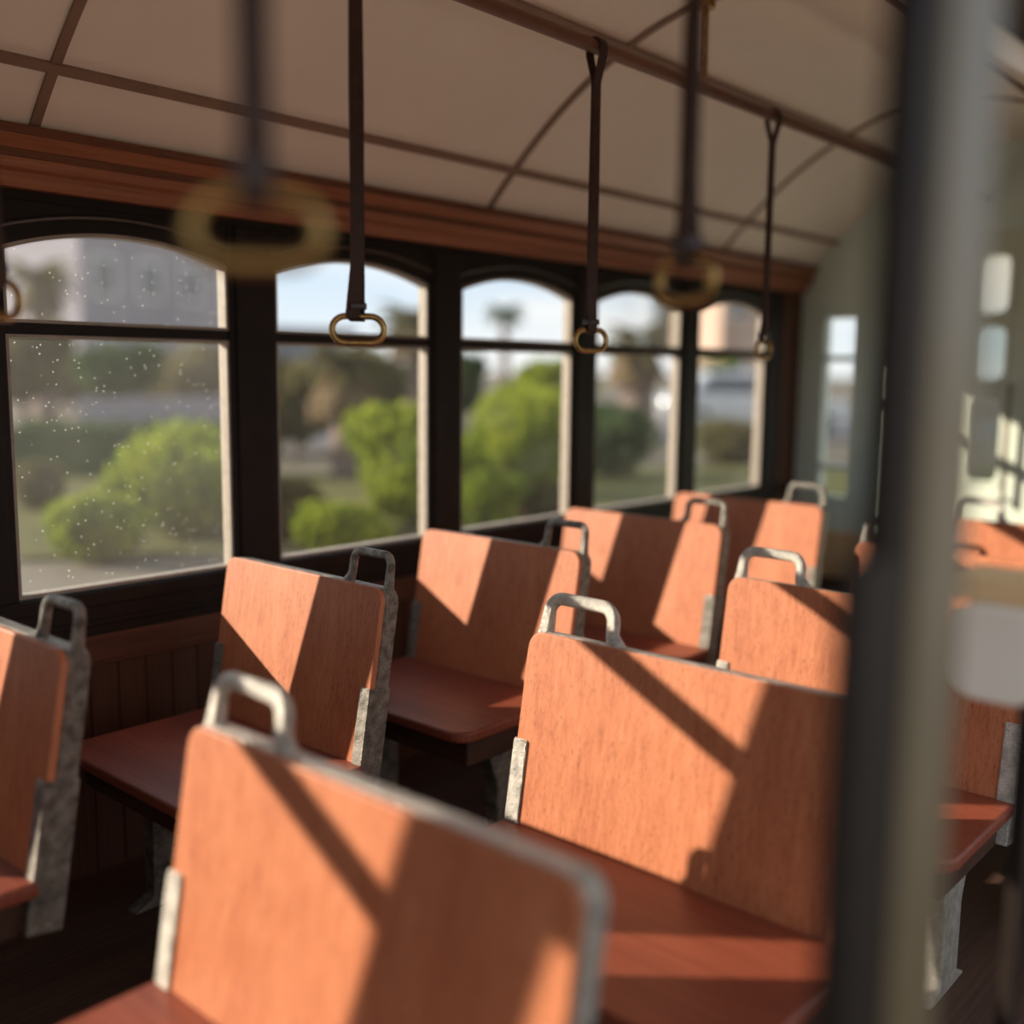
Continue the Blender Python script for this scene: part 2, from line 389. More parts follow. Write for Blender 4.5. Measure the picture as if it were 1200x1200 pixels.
# near door post on the platform side, close to the eye
bm = bmesh.new(); wbox(bm, (0.396, 0.143, FLOOR), (0.450, 0.157, 0.30))
pst = struct(link('trim_30', bm, M['post'], bevel=0.006, seg=3), 'olive door post blurred close to the camera')
bm = bmesh.new(); wbox(bm, (0.374, 0.146, FLOOR), (0.420, 0.160, 0.30)); link('dark_jamb', bm, M['frame'], pst, bevel=0.006, seg=3)
bm = bmesh.new(); wbox(bm, (X0-.03, 0.13, 0.29), (X1+.03, YR, 0.31)); link('eaves_beam', bm, M['post'], pst)
bm = bmesh.new(); wbox(bm, (0.352, 0.1465, FLOOR), (0.382, 0.1585, -0.066)); link('low_dark_strip', bm, M['frame'], pst, bevel=0.008, seg=3)  # added dark strip, widens the dark zone low beside the post
# added cream box on a stand, standing in for an unidentified pale shape
fb = empty('standin_box', W(0.77, 0.22, -0.18)); inv = Matrix.Translation(-fb.location)
tag(fb, 'cream round cornered stand-in box on a thin stand right of the blurred door post', 'box')
bm = bmesh.new(); prism(bm, rrect(0.186, 0.2475, -0.2255, -0.1565, 0.020), lambda p, k: W(0.75+0.05*k, p[0], p[1]))
link('standin_housing', bm, M['cream'], fb, bevel=0.006, seg=3, matrix=inv)
bm = bmesh.new(); prism(bm, rrect(0.186, 0.2475, -0.1563, -0.137, 0.004), lambda p, k: W(0.752+0.046*k, p[0], p[1]))
link('standin_lid', bm, M['tan'], fb, bevel=0.004, matrix=inv)
bm = bmesh.new(); wbox(bm, (0.770, 0.194, FLOOR), (0.785, 0.204, -0.2255)); link('standin_stand', bm, M['frame'], fb, matrix=inv)

# ------------------------------------------------------------------ seats
TILT = 0.167
def make_seat(name, sg, width, ztop, zseat, hw, hr, mt):
    """origin on the floor below the top of the backrest face at the aisle edge; sg=+1: wall lies towards +y"""
    root = empty(name, (0, 0, 0))
    h0 = (zseat - FLOOR)*S; ht = (ztop - FLOOR)*S; w = width*S
    def Bk(y, z, d=0.0):       # point on the reclined backrest: y from the aisle edge, z height, d depth behind the face
        return Vector(((z-ht)*TILT + d, sg*y, z - d*TILT))
    r = 0.036; zb = h0 - 0.035
    out = [(0, zb), (w, zb)] + arc(w-r, ht-r, r, 0, PI/2) + arc(r, ht-r, r, PI/2, PI)
    bm = bmesh.new(); prism(bm, out, lambda p, k: Bk(p[0], p[1], 0.0 if k == 0 else 0.016))
    link('backrest', bm, M['wood'], root, bevel=0.003)
    # cast frame behind the panel
    e = 0.0008
    o2 = [(-e, zb), (w+e, zb)] + arc(w+e-r, ht+e-r, r, 0, PI/2) + arc(r-e, ht+e-r, r, PI/2, PI)
    bm = bmesh.new(); prism(bm, o2, lambda p, k: Bk(p[0], p[1], 0.0165 if k == 0 else 0.058))
    fr = link('back_frame', bm, mt, root, bevel=0.005, seg=3)
    # grab handle on the aisle corner
    a, b, hh, rr, d = 0.020, hw, 0.074, 0.024 + (hr-0.0105)*2.5, 0.036
    path = [(a-0.008, ht-0.03), (a-0.002, ht+0.004)] + arc(a+rr, ht+hh-rr, rr, PI, PI/2, 7) + arc(b-rr, ht+hh-rr, rr, PI/2, 0, 7) + [(b, ht+0.022), (b+0.005, ht+0.008), (b+0.022, ht-0.012)]
    rad = [hr*1.4, hr*1.2] + [hr]*16 + [hr, hr*1.2, hr*1.35]
    bm = bmesh.new(); tube(bm, [Bk(p[0], p[1], d) for p in path], rad, 14, squash=1.0)
    link('grab_handle', bm, mt, fr, smooth=True)
    # lower brackets that wrap the ends of the panel and run down as standards
    zj = ht - 0.115*S
    for y0, y1 in ((-0.005, 0.032), (w-0.032, w+0.005)):
        bm = bmesh.new()
        prism(bm, [(y0, h0-0.10), (y1, h0-0.10), (y1, zj), (y0, zj)], lambda p, k: Bk(p[0], p[1], -0.006 if k == 0 else 0.0605))
        link('bracket', bm, mt, root, bevel=0.004, seg=2)
    # seat board with rounded front corners
    xb = (h0-ht)*TILT + 0.004; dep = 0.42; rc = 0.055
    sb = [(xb, -0.01), (xb, w+0.01)] + [(x, y) for x, y in arc(xb-dep+rc, w+0.01-rc, rc, PI/2, PI)] + [(x, y) for x, y in arc(xb-dep+rc, -0.01+rc, rc, PI, 1.5*PI)]
    bm = bmesh.new(); prism(bm, sb, lambda p, k: Vector((p[0], sg*p[1], h0-0.03*k)))
    link('seat_board', bm, M['cushwood'], root, bevel=0.008, seg=3)
    bm = bmesh.new(); ap = [(xb-0.01, 0.02), (xb-0.01, w-0.02), (xb-dep+0.05, w-0.02), (xb-dep+0.05, 0.02)]
    prism(bm, ap, lambda p, k: Vector((p[0], sg*p[1], h0-0.03-0.075*k))); link('apron', bm, M['apron'], root, bevel=0.006)
    for y in (0.035, w-0.10):
        bm = bmesh.new()
        pl = [(xb-0.27, h0-0.105), (xb-0.10, h0-0.105), (xb-0.135, h0-0.2), (xb-0.135, 0.03), (xb-0.08, 0.0), (xb-0.29, 0.0), (xb-0.235, 0.03), (xb-0.235, h0-0.2)]
        prism(bm, pl, lambda p, k: Vector((p[0], sg*(y+0.05*k), p[1])))
        link('leg', bm, mt, root, bevel=0.005)
    return root
LZ, RZ = -0.2525, -0.278
protoL = make_seat('tram_seat', 1, 0.330, LZ, -0.455, 0.160, 0.0105, M['shaded_metal'])
protoR = make_seat('tram_seat', -1, 0.390, RZ, -0.481, 0.190, 0.014, M['metal'])
Ls = [(0.420, 0.900, 0.94, 'wooden tram seat cut off by the left edge of the photo'),
      (0.797, 0.900, 0.94, 'wooden tram seat whose shade darkened frame edge stands behind the nearest handle'),
      (1.155, 0.888, 0.96, 'wooden tram seat with dark grey handle, its seat board in view before it'),
      (1.527, 0.880, 1.0, 'wooden tram seat fourth along the window wall, bright metal strip on its edge'),
      (1.890, 0.874, 1.0, 'farthest wooden tram seat along the window wall, with pale square handle')]
Rs = [(0.434, 'nearest wooden tram seat, blurred, with bright round cornered handle at bottom left'),
      (0.847, 'large wooden tram seat in the middle with a diagonal shadow band and shiny handle'),
      (1.269, 'sharp grained orange wooden tram seat just left of the blurred door post'),
      (1.690, 'wooden tram seat hidden behind the blurred door post'),
      (2.110, 'far wooden tram seat seen right of the blurred door post, handle on top')]
for i, (x, ya, sy, lab) in enumerate(Ls):
    o = protoL if i == 0 else copy_tree(protoL)
    o.location = W(x, ya, FLOOR); o.scale.y = sy; tag(o, lab, 'seat', 'tram seats along the window wall')
for i, (x, lab) in enumerate(Rs):
    o = protoR if i == 0 else copy_tree(protoR)
    o.location = W(x, 0.718, FLOOR); tag(o, lab, 'seat', 'tram seats on the platform side')

# ------------------------------------------------------------------ strap rails and hanging straps
RAILTOP = 0.405
def grab_rail(y, lab):
    r = empty('strap_rail', W(0.6, y, RAILTOP)); inv = Matrix.Translation(-r.location)
    tag(r, lab, 'rail', 'strap rails')
    bm = bmesh.new(); tube(bm, [W(X0, y, RAILTOP), W(X1, y, RAILTOP)], 0.017, 14); link('rail_bar', bm, M['cornice2'], r, smooth=True, matrix=inv)
    for x in (-0.98, -0.197, 0.587, 1.370, 2.153):
        bm = bmesh.new(); tube(bm, [W(x, y, RAILTOP-0.004), W(x, y, ceil_z(y)+0.004)], 0.012, 10); tube(bm, [W(x, y, ceil_z(y)-0.012), W(x, y, ceil_z(y)+0.006)], 0.03, 12)
        link('bracket', bm, M['brass'], r, smooth=False, matrix=inv)
YL, YRR = 0.85, 0.38
grab_rail(YL, 'brown strap rail under the ceiling nearer the window wall')
grab_rail(YRR, 'brown strap rail under the ceiling nearer the camera')
def make_strap(yaw, z_ring, wx, wy, flare):
    """local: origin at the ring centre, u across the strap, v along the eye ray"""
    root = empty('hanging_strap', W(wx, wy, z_ring), yaw)
    Hs = (RAILTOP - z_ring)*S
    rw, rh, rt = 0.060, 0.035, 0.0068       # ring half sizes come from these
    hw, hh = rw*S/2 - rt, rh*S/2 - rt
    pts = []; r = hh*0.98
    for p in arc(hw-r, 0, r, -PI/2, PI/2, 12): pts.append(Vector((p[0], 0, p[1]*0.98 + 0.0)))
    for p in arc(-hw+r, 0, r, PI/2, 1.5*PI, 12): pts.append(Vector((p[0], 0, p[1]*0.98)))
    bm = bmesh.new(); tube(bm, pts, rt, 12, closed=True); link('brass_ring', bm, M['brass'], root, smooth=True)
    tw = (yaw + PI/2) % PI - PI/2
    # leather: two plies meeting above the ring, wrapped round its top bar and over the rail
    top = hh; t = 0.0022; sw = 0.0145
    cl = []                                  # centre line (v, z, lateral shift)
    for i in range(9):
        a = PI + PI*i/8; cl.append((0.010*math.cos(a), top + 0.010*math.sin(a), 0.0))
    n = 14
    up = [(0.0 + 0.010*max(0, 1-i/4.5)**1.5 + 0.0027, top + 0.012 + (Hs-top-0.014)*(i/n)**1.6, 0.0) for i in range(n+1)]
    up = [q for q in up if q[1] < Hs-0.09] + [(0.0027, Hs-0.085, 0.0), (0.0215, Hs-0.019, 0.0), (0.0215, Hs-0.008, 0.0)]
    dn = [(-v, z, flare*max(0, 1-(z-top)/0.11)) for v, z, s in up]
    arcT = [(0.0215*math.cos(PI*i/12), Hs + 0.0215*math.sin(PI*i/12), 0.0) for i in range(13)]
    cl = [(v, z, s) for v, z, s in dn[::-1]] + [(v, z, flare*max(0, 1-(i/4))) for i, (v, z, s) in enumerate(cl)] + up + arcT
    bm = bmesh.new(); rows = []
    m_ = len(cl)
    for i, (v, z, s) in enumerate(cl):
        a = cl[i-1]; b = cl[(i+1) % m_]
        tv = Vector((b[0]-a[0], b[1]-a[1])); tv = tv.normalized() if tv.length > 1e-6 else Vector((0, 1))
        nv = Vector((tv.y, -tv.x))*t
        q_ = min(1, max(0, (z - 0.40*Hs)/(0.48*Hs))); al = -tw*q_*q_*(3-2*q_)      # turns square to the rail
        ca, sa = math.cos(al), math.sin(al); row = []
        for q, k in ((-1, -1), (1, -1), (1, 1), (-1, 1)):
            px, py = s+q*sw, v+nv.x*k
            row.append(bm.verts.new((px*ca-py*sa, px*sa+py*ca, z+nv.y*k)))
        rows.append(row)
    for i in range(m_):
        A, B = rows[i], rows[(i+1) % m_]
        for k in range(4): bm.faces.new((A[k], A[(k+1) % 4], B[(k+1) % 4], B[k]))
    link('leather_strap', bm, M['leather'], root)
    bm = bmesh.new(); box(bm, (-sw-0.003, -0.0155, top+0.012), (sw+0.003, 0.0155, top+0.026))
    link('stitched_keeper', bm, M['keeper'], root, bevel=0.003)
    return root
def strap(x, y, z, turn, lab, flare=0.0, grp='straps on the rail nearer the window wall'):
    face = math.atan2(y, x) - PI/2          # local x square to the line of sight
    o = make_strap(face + math.radians(turn), z, x, y, flare)
    tag(o, lab, 'strap', grp)
strap(0.358, YL, 0.050, 50, 'hanging strap whose brass ring is cut off by the left edge of the photo')
strap(0.722, YL, 0.039, 2, 'brown leather strap with sharp oblong brass ring in front of second window', -0.012)
strap(1.118, YL, 0.039, 42, 'brown leather strap with small turned brass ring before the third window post', -0.006)
strap(1.586, YL, 0.037, 66, 'farthest thin strap with edge-on brass ring beside the dark corner pilaster')
g2 = 'straps on the rail nearer the camera'
strap(0.268, YRR, 0.057, -4, 'large blurred brass ring and strap close to the camera at upper left', 0, g2)
strap(0.600, YRR, 0.059, -50, 'leather strap with round looking brass ring high before the ceiling cornice', 0.004, g2)

# ------------------------------------------------------------------ outside
def at(px, depth):             # ground point seen in picture column px at a given distance (metres)
    f = 1236.0; c = (px-600)/f
    fw = Vector((0.747, 0.665)); rt = Vector((0.665, -0.747))
    d = (fw + rt*c); return d*depth
GZ = -0.05
M['ground'] = plain('dry_ground', (0.12, 0.105, 0.085), (0.18, 0.155, 0.12), 0.6, 0.9, 0, 0.1)
M['asphalt'] = plain('grey_asphalt', (0.10, 0.10, 0.115), (0.14, 0.14, 0.155), 1.2, 0.85, 0, 0.2)
M['bounce_ground'] = plain('pale_bounce_ground', (0.62, 0.55, 0.46), (0.70, 0.62, 0.52), 0.8, 0.85, 0, 0.2)
M['grass'] = plain('olive_grass', (0.07, 0.075, 0.025), (0.12, 0.11, 0.045), 0.8, 0.9, 0, 0.1)
bm = bmesh.new(); f_ = [bm.verts.new((x, y, GZ-0.02)) for x, y in ((-150, -150), (300, -150), (300, 300), (-150, 300))]; bm.faces.new(f_)
struct(link('ground', bm, M['ground']))
def strip(name, pa, pb, wd, mat, z, h):
    a, b = pa, pb; d = (b-a).normalized(); n = Vector((-d.y, d.x))*wd/2
    bm = bmesh.new(); prism(bm, [a-n, b-n, b+n, a+n], lambda p, k: Vector((p[0], p[1], z + h*k))); return link(name, bm, mat)
struct(strip('road', at(-400, 19), at(1500, 30), 6, M['asphalt'], GZ-0.015, 0.02))
struct(strip('lawn', at(-400, 9.5), at(1300, 14), 6, M['grass'], GZ-0.015, 0.03))

struct(strip('bounce_ground', Vector((-14, 0)), Vector((16, 0)), 10.6, M['bounce_ground'], GZ-0.018, 0.016))  # unseen pale ground, added to bounce sunlight up to the ceiling
def leaves(bm, c, rad, n, size, shell=0.55, flat=1.0):
    for _ in range(n):
        while True:
            v = Vector((random.uniform(-1, 1), random.uniform(-1, 1), random.uniform(-1, 1)))
            if 0.05 < v.length <= 1: break
        v = v.normalized()*(shell + (1-shell)*random.random()**0.6)
        p = Vector((c[0]+v.x*rad[0], c[1]+v.y*rad[1], c[2]+v.z*rad[2]))
        a = Vector((random.gauss(0, 1), random.gauss(0, 1), random.gauss(0, 0.6))).normalized()
        nrm = (v + 0.9*Vector((random.gauss(0, 1), random.gauss(0, 1), random.gauss(0, 1)))).normalized()
        u = nrm.cross(a)
        if u.length < 1e-3: continue
        u.normalize(); w_ = nrm.cross(u); s = size*random.uniform(0.6, 1.3)
        bm.faces.new([bm.verts.new(p + u*s), bm.verts.new(p + w_*s*0.5), bm.verts.new(p - u*s), bm.verts.new(p - w_*s*0.5)])
M['lime'] = leafmat('lime_leaves', (0.15, 0.21, 0.022), (0.37, 0.40, 0.05), 0.45)
M['green'] = leafmat('green_leaves', (0.08, 0.14, 0.02), (0.22, 0.27, 0.03), 0.45)
M['darkgreen'] = leafmat('dark_leaves', (0.035, 0.065, 0.025), (0.08, 0.13, 0.035), 0.35)
M['olive'] = leafmat('olive_leaves', (0.11, 0.10, 0.045), (0.20, 0.17, 0.07), 0.4)
M['tanleaf'] = leafmat('dry_frond', (0.16, 0.115, 0.07), (0.24, 0.175, 0.105), 0.35)
M['bark'] = plain('bark', (0.14, 0.105, 0.09), (0.24, 0.18, 0.155), 6, 0.9, 0, 0.1, 0.6, 14, 0.03)
def bush(px, depth, wd, ht, mat, label, name='shrub', cat='shrub', n=2600, size=0.06, base=0.0, lumps=7, group='garden shrubs'):
    p = at(px, depth); root = empty(name, (p.x, p.y, GZ)); tag(root, label, cat, group)
    bm = bmesh.new()
    leaves(bm, (0, 0, base+(ht-base)*0.48), (wd*0.40, wd*0.40, (ht-base)*0.48), n//2, size, 0.7)
    for k in range(lumps):
        a = 2*PI*k/lumps + random.uniform(-.3, .3); z = base + (ht-base)*random.uniform(0.35, 0.8); rr = wd*random.uniform(0.16, 0.24)
        leaves(bm, (math.cos(a)*wd*0.3, math.sin(a)*wd*0.3, z), (rr, rr, rr*0.85), n//(2*lumps), size, 0.6)
    link('foliage', bm, M[mat], root)
    bm = bmesh.new()
    for k in range(5):
        a = 2*PI*k/5; tube(bm, [(0.04*math.cos(a), 0.04*math.sin(a), -0.02), (wd*0.1*math.cos(a), wd*0.1*math.sin(a), ht*0.35), (wd*0.22*math.cos(a), wd*0.22*math.sin(a), ht*0.7)], [0.03, 0.022, 0.01], 6)
    link('stem', bm, M['bark'], root)
def tree(px, depth, ht, wd, mat, label, trunk=0.35, n=3200, size=0.16, group='broad trees across the road'):
    p = at(px, depth); root = empty('tree', (p.x, p.y, GZ)); tag(root, label, 'tree', group)
    bm = bmesh.new(); tube(bm, [(0, 0, -0.05), (0.05, 0, ht*trunk), (0.1, 0.1, ht*0.75)], [ht*0.035, ht*0.026, ht*0.01], 10)
    for k in range(5):
        a = 2*PI*k/5; tube(bm, [(0.05, 0, ht*trunk), (math.cos(a)*wd*0.3, math.sin(a)*wd*0.3, ht*0.7)], [ht*0.016, ht*0.005], 7)
    link('trunk', bm, M['bark'], root, smooth=True)
    bm = bmesh.new(); zc = ht*(trunk+1)/2; rz = ht*(1-trunk)/2
    leaves(bm, (0, 0, zc), (wd*0.42, wd*0.42, rz*0.85), n//2, size, 0.55)
    for k in range(9):
        a = 2*PI*k/9; rr = wd*random.uniform(0.16, 0.25)
        leaves(bm, (math.cos(a)*wd*0.32, math.sin(a)*wd*0.32, zc+random.uniform(-.6, .7)*rz), (rr, rr, rr*0.8), n//18, size, 0.5)
    link('crown', bm, M[mat], root)
def frond_mesh(L, droop, lw):
    bm = bmesh.new(); pts = []
    for i in range(11):
        t = i/10; pts.append(Vector((L*(t - 0.12*t*t*droop), 0, L*(0.42*t - 0.75*droop*t*t))))
    tube(bm, pts, [0.03*(1-0.8*i/10) for i in range(11)], 5)
    for i in range(26):
        t = 0.12 + 0.88*i/25; k = min(9, int(t*10)); q = t*10-k; c = pts[k].lerp(pts[k+1], q); d = (pts[k+1]-pts[k]).normalized()
        ll = lw*math.sin(PI*min(1, 0.15+0.8*t))*1.0
        for sgn in (-1, 1):
            e = c + d*ll*0.55 + Vector((0, sgn*ll, -ll*0.45)); s = d*0.035
            bm.faces.new([bm.verts.new(c-s), bm.verts.new(c+s), bm.verts.new(e)])
    return bm
def palm(px, depth, ht, L, label, skirt=True, thick=0.22, mat='olive'):
    p = at(px, depth); root = empty('palm_tree', (p.x, p.y, GZ)); tag(root, label, 'palm', 'palm trees across the road')
    bm = bmesh.new()
    tube(bm, [(0.02*math.sin(i), 0.02*math.cos(i*1.7), -0.05 + ht*i/14) for i in range(15)], [thick*(1.25-0.35*i/14 + 0.05*(i % 2)) for i in range(15)], 12)
    link('trunk', bm, M['bark'], root, smooth=True)
    first = None
    for k in range(22):
        a = 2.399963*k; up = 0.95 - 1.25*(k/21)
        if k in (0,): first = link('frond', frond_mesh(L, 0.9, L*0.22), M[mat], root); o = first
        else: o = first.copy(); COL.objects.link(o); o.parent = root
        o.location = (0, 0, ht-0.02); o.rotation_euler = (0, -up*0.9, a)
    if skirt:
        bm = bmesh.new()
        for k in range(60):
            a = random.uniform(0, 2*PI); z = ht - random.uniform(0, ht*0.10); r0 = thick
            b = Vector((math.cos(a)*r0, math.sin(a)*r0, z)); e = b + Vector((math.cos(a)*0.3, math.sin(a)*0.3, -0.35-0.3*random.random())); tn = Vector((-math.sin(a), math.cos(a), 0))*0.1
            bm.faces.new([bm.verts.new(b-tn*.4), bm.verts.new(b+tn*.4), bm.verts.new(e+tn), bm.verts.new(e-tn)])
        link('dead_skirt', bm, M['tanleaf'], root)

# near shrubs that fill the lower panes
bush(222, 8.8, 1.50, 1.0, 'lime', 'yellow green shrub in the lower right of the dusty window')
bush(112, 7.6, 0.72, 0.50, 'lime', 'small yellow green shrub left of the shrub in the dusty window')
bush(492, 9.4, 1.25, 1.18, 'lime', 'lime green shrub at the right of the second window')
bush(408, 7.7, 0.7, 0.42, 'lime', 'small yellow green shrub at the foot of the second window')
bush(618, 11.8, 1.5, 1.36, 'lime', 'tall leafy green shrub filling the lower third window', n=3600)
bush(575, 8.4, 0.6, 0.62, 'green', 'smaller green shrub at the left of the third window')
bush(652, 9.4, 0.5, 0.42, 'olive', 'small olive shrub at the foot of the third window')
bush(722, 14.0, 1.35, 1.02, 'darkgreen', 'dark green rounded shrub in the lower fourth window', n=3000)
bush(352, 8.6, 0.55, 0.5, 'olive', 'low olive shrub at the lower left of the second window')
bush(50, 10.2, 0.5, 0.5, 'olive', 'low olive shrub at the lower left of the dusty window')
bush(862, 16.0, 1.3, 0.70, 'olive', 'low olive shrub in the lower fifth window')
# clipped dark hedge behind them
h = strip('hedge', at(30, 13.5), at(318, 13.5), 0.6, M['darkgreen'], GZ, 0.62); tag(h, 'long dark clipped hedge behind the shrubs of the dusty window', 'hedge')
bm = bmesh.new(); a, b = at(30, 13.5), at(318, 13.5)
for i in range(26):
    q = a.lerp(b, (i+.5)/26); leaves(bm, (q.x, q.y, 0.33), (0.26, 0.26, 0.35), 90, 0.06, 0.75)
link('foliage', bm, M['darkgreen'], h)
# trees and palms
tree(150, 30, 2.1, 2.4, 'darkgreen', 'dark round tree seen through the middle of the dusty window', 0.2)
tree(250, 33, 1.9, 3.4, 'olive', 'grey green tree right of the dark tree in the dusty window', 0.2)
tree(35, 17.5, 2.1, 1.6, 'olive', 'olive tree at the left edge of the dusty window', 0.35)
tree(88, 33, 1.6, 2.2, 'olive', 'low olive tree left of the dark tree in the dusty window', 0.1)
tree(205, 42, 1.8, 3.2, 'darkgreen', 'low dark tree behind the dark round tree in the dusty window', 0.1)
tree(352, 16, 1.5, 1.5, 'olive', 'olive tree at the left of the second window', 0.15)
tree(440, 17.5, 1.75, 1.2, 'olive', 'olive tree beside the palm in the second window', 0.2)
tree(548, 20, 1.75, 0.7, 'darkgreen', 'dark tree at the left edge of the third window', 0.3)
tree(652, 17, 1.6, 1.3, 'lime', 'bright green tree rising at the right of the third window', 0.2)
palm(410, 13.5, 1.45, 0.62, 'short palm with brown trunk in the middle of the second window', True, 0.16)
palm(492, 22, 2.3, 1.0, 'golden olive palm at the right of the second window')
palm(596, 34, 3.1, 0.8, 'distant palm whose crown shows in the arched light of the third window', False, 0.14, 'darkgreen')
palm(752, 20, 1.9, 0.85, 'shaggy palm in the middle of the fourth window', True, 0.3)
palm(846, 31, 1.5, 0.8, 'green crowned palm in the fifth window', True, 0.2, 'green')
palm(62, 26, 3.4, 1.1, 'palm with drooping crown in the arched light of the dusty window')

# buildings
M['mauve'] = plain('mauve_render', (0.24, 0.23, 0.26), (0.29, 0.27, 0.30), 0.4, 0.85, 0, 0.1)
M['salmon'] = plain('salmon_render', (0.40, 0.28, 0.22), (0.46, 0.33, 0.26), 0.4, 0.85, 0, 0.1)
M['slate'] = plain('slate_roof', (0.20, 0.21, 0.24), (0.27, 0.28, 0.31), 0.8, 0.8, 0, 0.2)
M['winglass'] = plain('far_window_glass', (0.06, 0.07, 0.09), (0.10, 0.11, 0.13), 1, 0.2, 0, 0.6)
M['whiteframe'] = plain('pale_frame', (0.6, 0.6, 0.58), (0.68, 0.68, 0.66), 1, 0.7)
def building(name, pxa, da, pxb, db, deep, ht, wallm, label, floors, bays, z0=0.0):
    a, b = at(pxa, da), at(pxb, db); d = (b-a); L = d.length; d.normalize(); n = Vector((-d.y, d.x))
    if n.dot((a+b)*0.5) < 0: n = -n
    mid = (a+b)*0.5; root = empty(name, (mid.x, mid.y, GZ)); tag(root, label, 'building', 'buildings across the road')
    def P(u, v, z): q = d*(u-L/2) + n*v; return Vector((q.x, q.y, z))
    def bx(bm, u0, u1, v0, v1, z0, z1):
        vs = [bm.verts.new(P(u, v, z)) for u in (u0, u1) for v in (v0, v1) for z in (z0, z1)]
        for f in ((0, 1, 3, 2), (4, 6, 7, 5), (0, 4, 5, 1), (2, 3, 7, 6), (0, 2, 6, 4), (1, 5, 7, 3)): bm.faces.new([vs[i] for i in f])
    bm = bmesh.new(); bx(bm, 0, L, 0, deep, -0.02, ht); link('walls', bm, M[wallm], root)
    bm = bmesh.new(); bx(bm, -0.3, L+0.3, -0.3, deep+0.3, ht, ht+0.35); link('roof', bm, M['slate'], root)
    fh = ht/floors; bw = L/bays
    for i in range(floors):
        for j in range(bays):
            u = bw*(j+0.5); z = fh*(i+0.55)
            bm = bmesh.new(); bx(bm, u-bw*.26, u+bw*.26, -0.05, 0.02, z-fh*.26, z+fh*.26); w_ = link('window', bm, M['whiteframe'], root)
            bm = bmesh.new(); bx(bm, u-bw*.21, u+bw*.21, -0.07, -0.03, z-fh*.22, z+fh*.22); link('pane', bm, M['winglass'], w_)
    return root
building('apartment_building', 108, 42, 300, 50, 8, 9.5, 'mauve', 'mauve grey apartment block in the arched light of the dusty window', 3, 4)
building('long_building', 305, 58, 420, 60, 6, 3.2, 'slate', 'long low grey building behind the palms of the second window', 1, 4)
building('salmon_house', 846, 40, 960, 40, 7, 5.2, 'salmon', 'salmon house at the right of the fifth window', 2, 3)
# low pale wall along the road
lw = strip('garden_wall', at(100, 26), at(300, 28), 0.3, M['mauve'], GZ-0.02, 0.62); tag(lw, 'low grey garden wall across the road in the dusty window', 'wall')
# parked cars
M['carsilver'] = plain('silver_car_paint', (0.55, 0.56, 0.58), (0.6, 0.61, 0.63), 3, 0.25, 0.6)
M['cardark'] = plain('dark_car_paint', (0.05, 0.05, 0.065), (0.07, 0.07, 0.09), 3, 0.25, 0.3)
M['tyre'] = plain('tyre', (0.02, 0.02, 0.02), (0.03, 0.03, 0.03), 5, 0.8)
def car(px, depth, yaw, paint, label):
    p = at(px, depth); root = empty('parked_car', (p.x, p.y, GZ+0.005), yaw); tag(root, label, 'car', 'cars parked across the road')
    low = [(-2.05, .28), (2.05, .28), (2.1, .55), (1.95, .78), (1.0, .90), (-1.7, .92), (-2.1, .80), (-2.12, .5)]
    cab = [(-1.75, .90), (1.0, .89), (0.35, 1.38), (-0.2, 1.43), (-1.05, 1.40)]
    bm = bmesh.new(); prism(bm, low, lambda q, k: Vector((q[0], -0.86+1.72*k, q[1]))); link('body', bm, M[paint], root, bevel=0.07, seg=3)
    bm = bmesh.new(); prism(bm, cab, lambda q, k: Vector((q[0], (-0.74+1.48*k)*(1 if q[1] < 1 else 0.86), q[1]))); link('cabin', bm, M[paint], root, bevel=0.05, seg=3)
    for s in (-1, 1):
        bm = bmesh.new(); prism(bm, [(-1.35, .95), (0.72, .95), (0.25, 1.32), (-1.0, 1.33)], lambda q, k: Vector((q[0], s*(0.655+0.06*k + (0.075 if q[1] < 1 else 0.0)), q[1]))); link('side_window', bm, M['winglass'], root)
    for x in (-1.3, 1.3):
        for s in (-1, 1):
            bm = bmesh.new(); tube(bm, [(x, s*0.70, .31), (x, s*0.89, .31)], 0.31, 20); w_ = link('wheel', bm, M['tyre'], root)
            bm = bmesh.new(); tube(bm, [(x, s*0.88, .31), (x, s*0.905, .31)], 0.19, 16); link('hub_cap', bm, M['carsilver'], w_)
car(398, 24, math.radians(-41), 'cardark', 'dark parked car behind the shrubs of the second window')
car(884, 24.0, math.radians(-50), 'carsilver', 'silver parked car glinting at the foot of the fifth window')
# terracotta planter
tp = at(612, 9.7); pl = empty('planter', (tp.x, tp.y, GZ)); tag(pl, 'terracotta pot at the foot of the third window', 'planter', 'terracotta pots')
M['terra'] = plain('terracotta', (0.42, 0.20, 0.11), (0.50, 0.25, 0.14), 6, 0.8)
bm = bmesh.new(); tube(bm, [(0, 0, 0), (0, 0, .02), (0, 0, .16), (0, 0, .17), (0, 0, .2)], [.08, .09, .13, .15, .15], 20); link('pot', bm, M['terra'], pl)
bm = bmesh.new(); leaves(bm, (0, 0, .30), (.16, .16, .14), 300, .04, .4); link('foliage', bm, M['green'], pl)

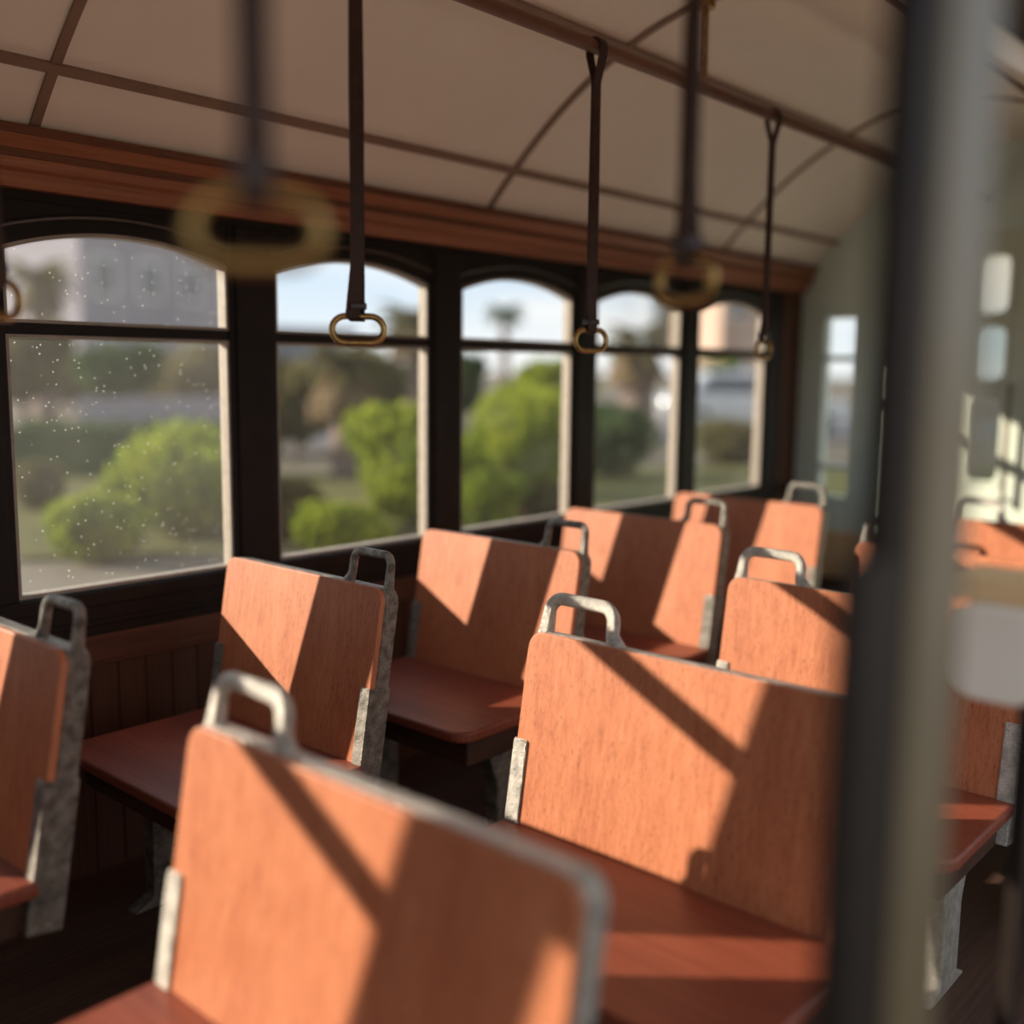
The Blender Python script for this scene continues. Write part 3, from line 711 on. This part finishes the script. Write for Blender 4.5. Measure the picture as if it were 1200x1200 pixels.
# ------------------------------------------------------------------ light
SUN = Vector((0.768, -1.0, -0.465)).normalized()
sd = bpy.data.lights.new('sun', 'SUN'); sd.energy = 9.8; sd.angle = math.radians(0.53); sd.color = (1.0, 0.89, 0.74)
so = bpy.data.objects.new('sun', sd); COL.objects.link(so)
so.rotation_euler = SUN.to_track_quat('-Z', 'Y').to_euler(); so.location = (-10, 20, 12)
wd = bpy.data.worlds.new('sky'); sc.world = wd; wd.use_nodes = True
nt = wd.node_tree; nt.nodes.clear()
out = nt.nodes.new('ShaderNodeOutputWorld'); bg = nt.nodes.new('ShaderNodeBackground')
tc = nt.nodes.new('ShaderNodeTexCoord'); sp = nt.nodes.new('ShaderNodeSeparateXYZ'); nt.links.new(tc.outputs['Generated'], sp.inputs[0])
skyc = ramp(nt, sp.outputs['Z'], [(0.0, (0.86, 0.91, 0.95)), (0.10, (0.64, 0.79, 0.94)), (0.5, (0.40, 0.53, 0.72))])
mp = nt.nodes.new('ShaderNodeMapping'); mp.inputs['Scale'].default_value = (1, 1, 3.0); nt.links.new(tc.outputs['Generated'], mp.inputs[0])
cl = ramp(nt, tex(nt, mp.outputs[0], 2.6, 5), [(0.43, (0, 0, 0)), (0.58, (1, 1, 1))])
mx = nt.nodes.new('ShaderNodeMix'); mx.data_type = 'RGBA'; nt.links.new(cl, mx.inputs[0]); nt.links.new(skyc, mx.inputs[6]); mx.inputs[7].default_value = (1.0, 1.0, 1.0, 1)
nt.links.new(mx.outputs[2], bg.inputs['Color']); bg.inputs['Strength'].default_value = 1.08
nt.links.new(bg.outputs[0], out.inputs['Surface'])

# ------------------------------------------------------------------ camera
cd = bpy.data.cameras.new('camera'); co = bpy.data.objects.new('camera', cd); COL.objects.link(co); sc.camera = co
f = 1236.0
Xw = Vector(((1700-600)/f, (445-600)/f, 1)).normalized()
nx = (500-600)/f; ny = -(Xw.x*nx + Xw.z)/Xw.y
Zw = -Vector((nx, ny, 1)).normalized(); Yw = Zw.cross(Xw)
right = Vector((Xw.x, Yw.x, Zw.x)); down = Vector((Xw.y, Yw.y, Zw.y)); fwd = Vector((Xw.z, Yw.z, Zw.z))
m3 = Matrix((right, -down, -fwd)).transposed()
co.matrix_world = Matrix.Translation((0, 0, EYE)) @ m3.to_4x4()
cd.sensor_fit = 'HORIZONTAL'; cd.sensor_width = 36; cd.lens = 36*f/1200; cd.clip_start = 0.02; cd.clip_end = 600
cd.dof.use_dof = True; cd.dof.focus_distance = 2.42; cd.dof.aperture_fstop = 0.78; cd.dof.aperture_blades = 0
sc.view_settings.view_transform = 'Standard'; sc.view_settings.look = 'None'
sc.view_settings.exposure = 0.0; sc.view_settings.gamma = 1.0; sc.view_settings.use_curve_mapping = False
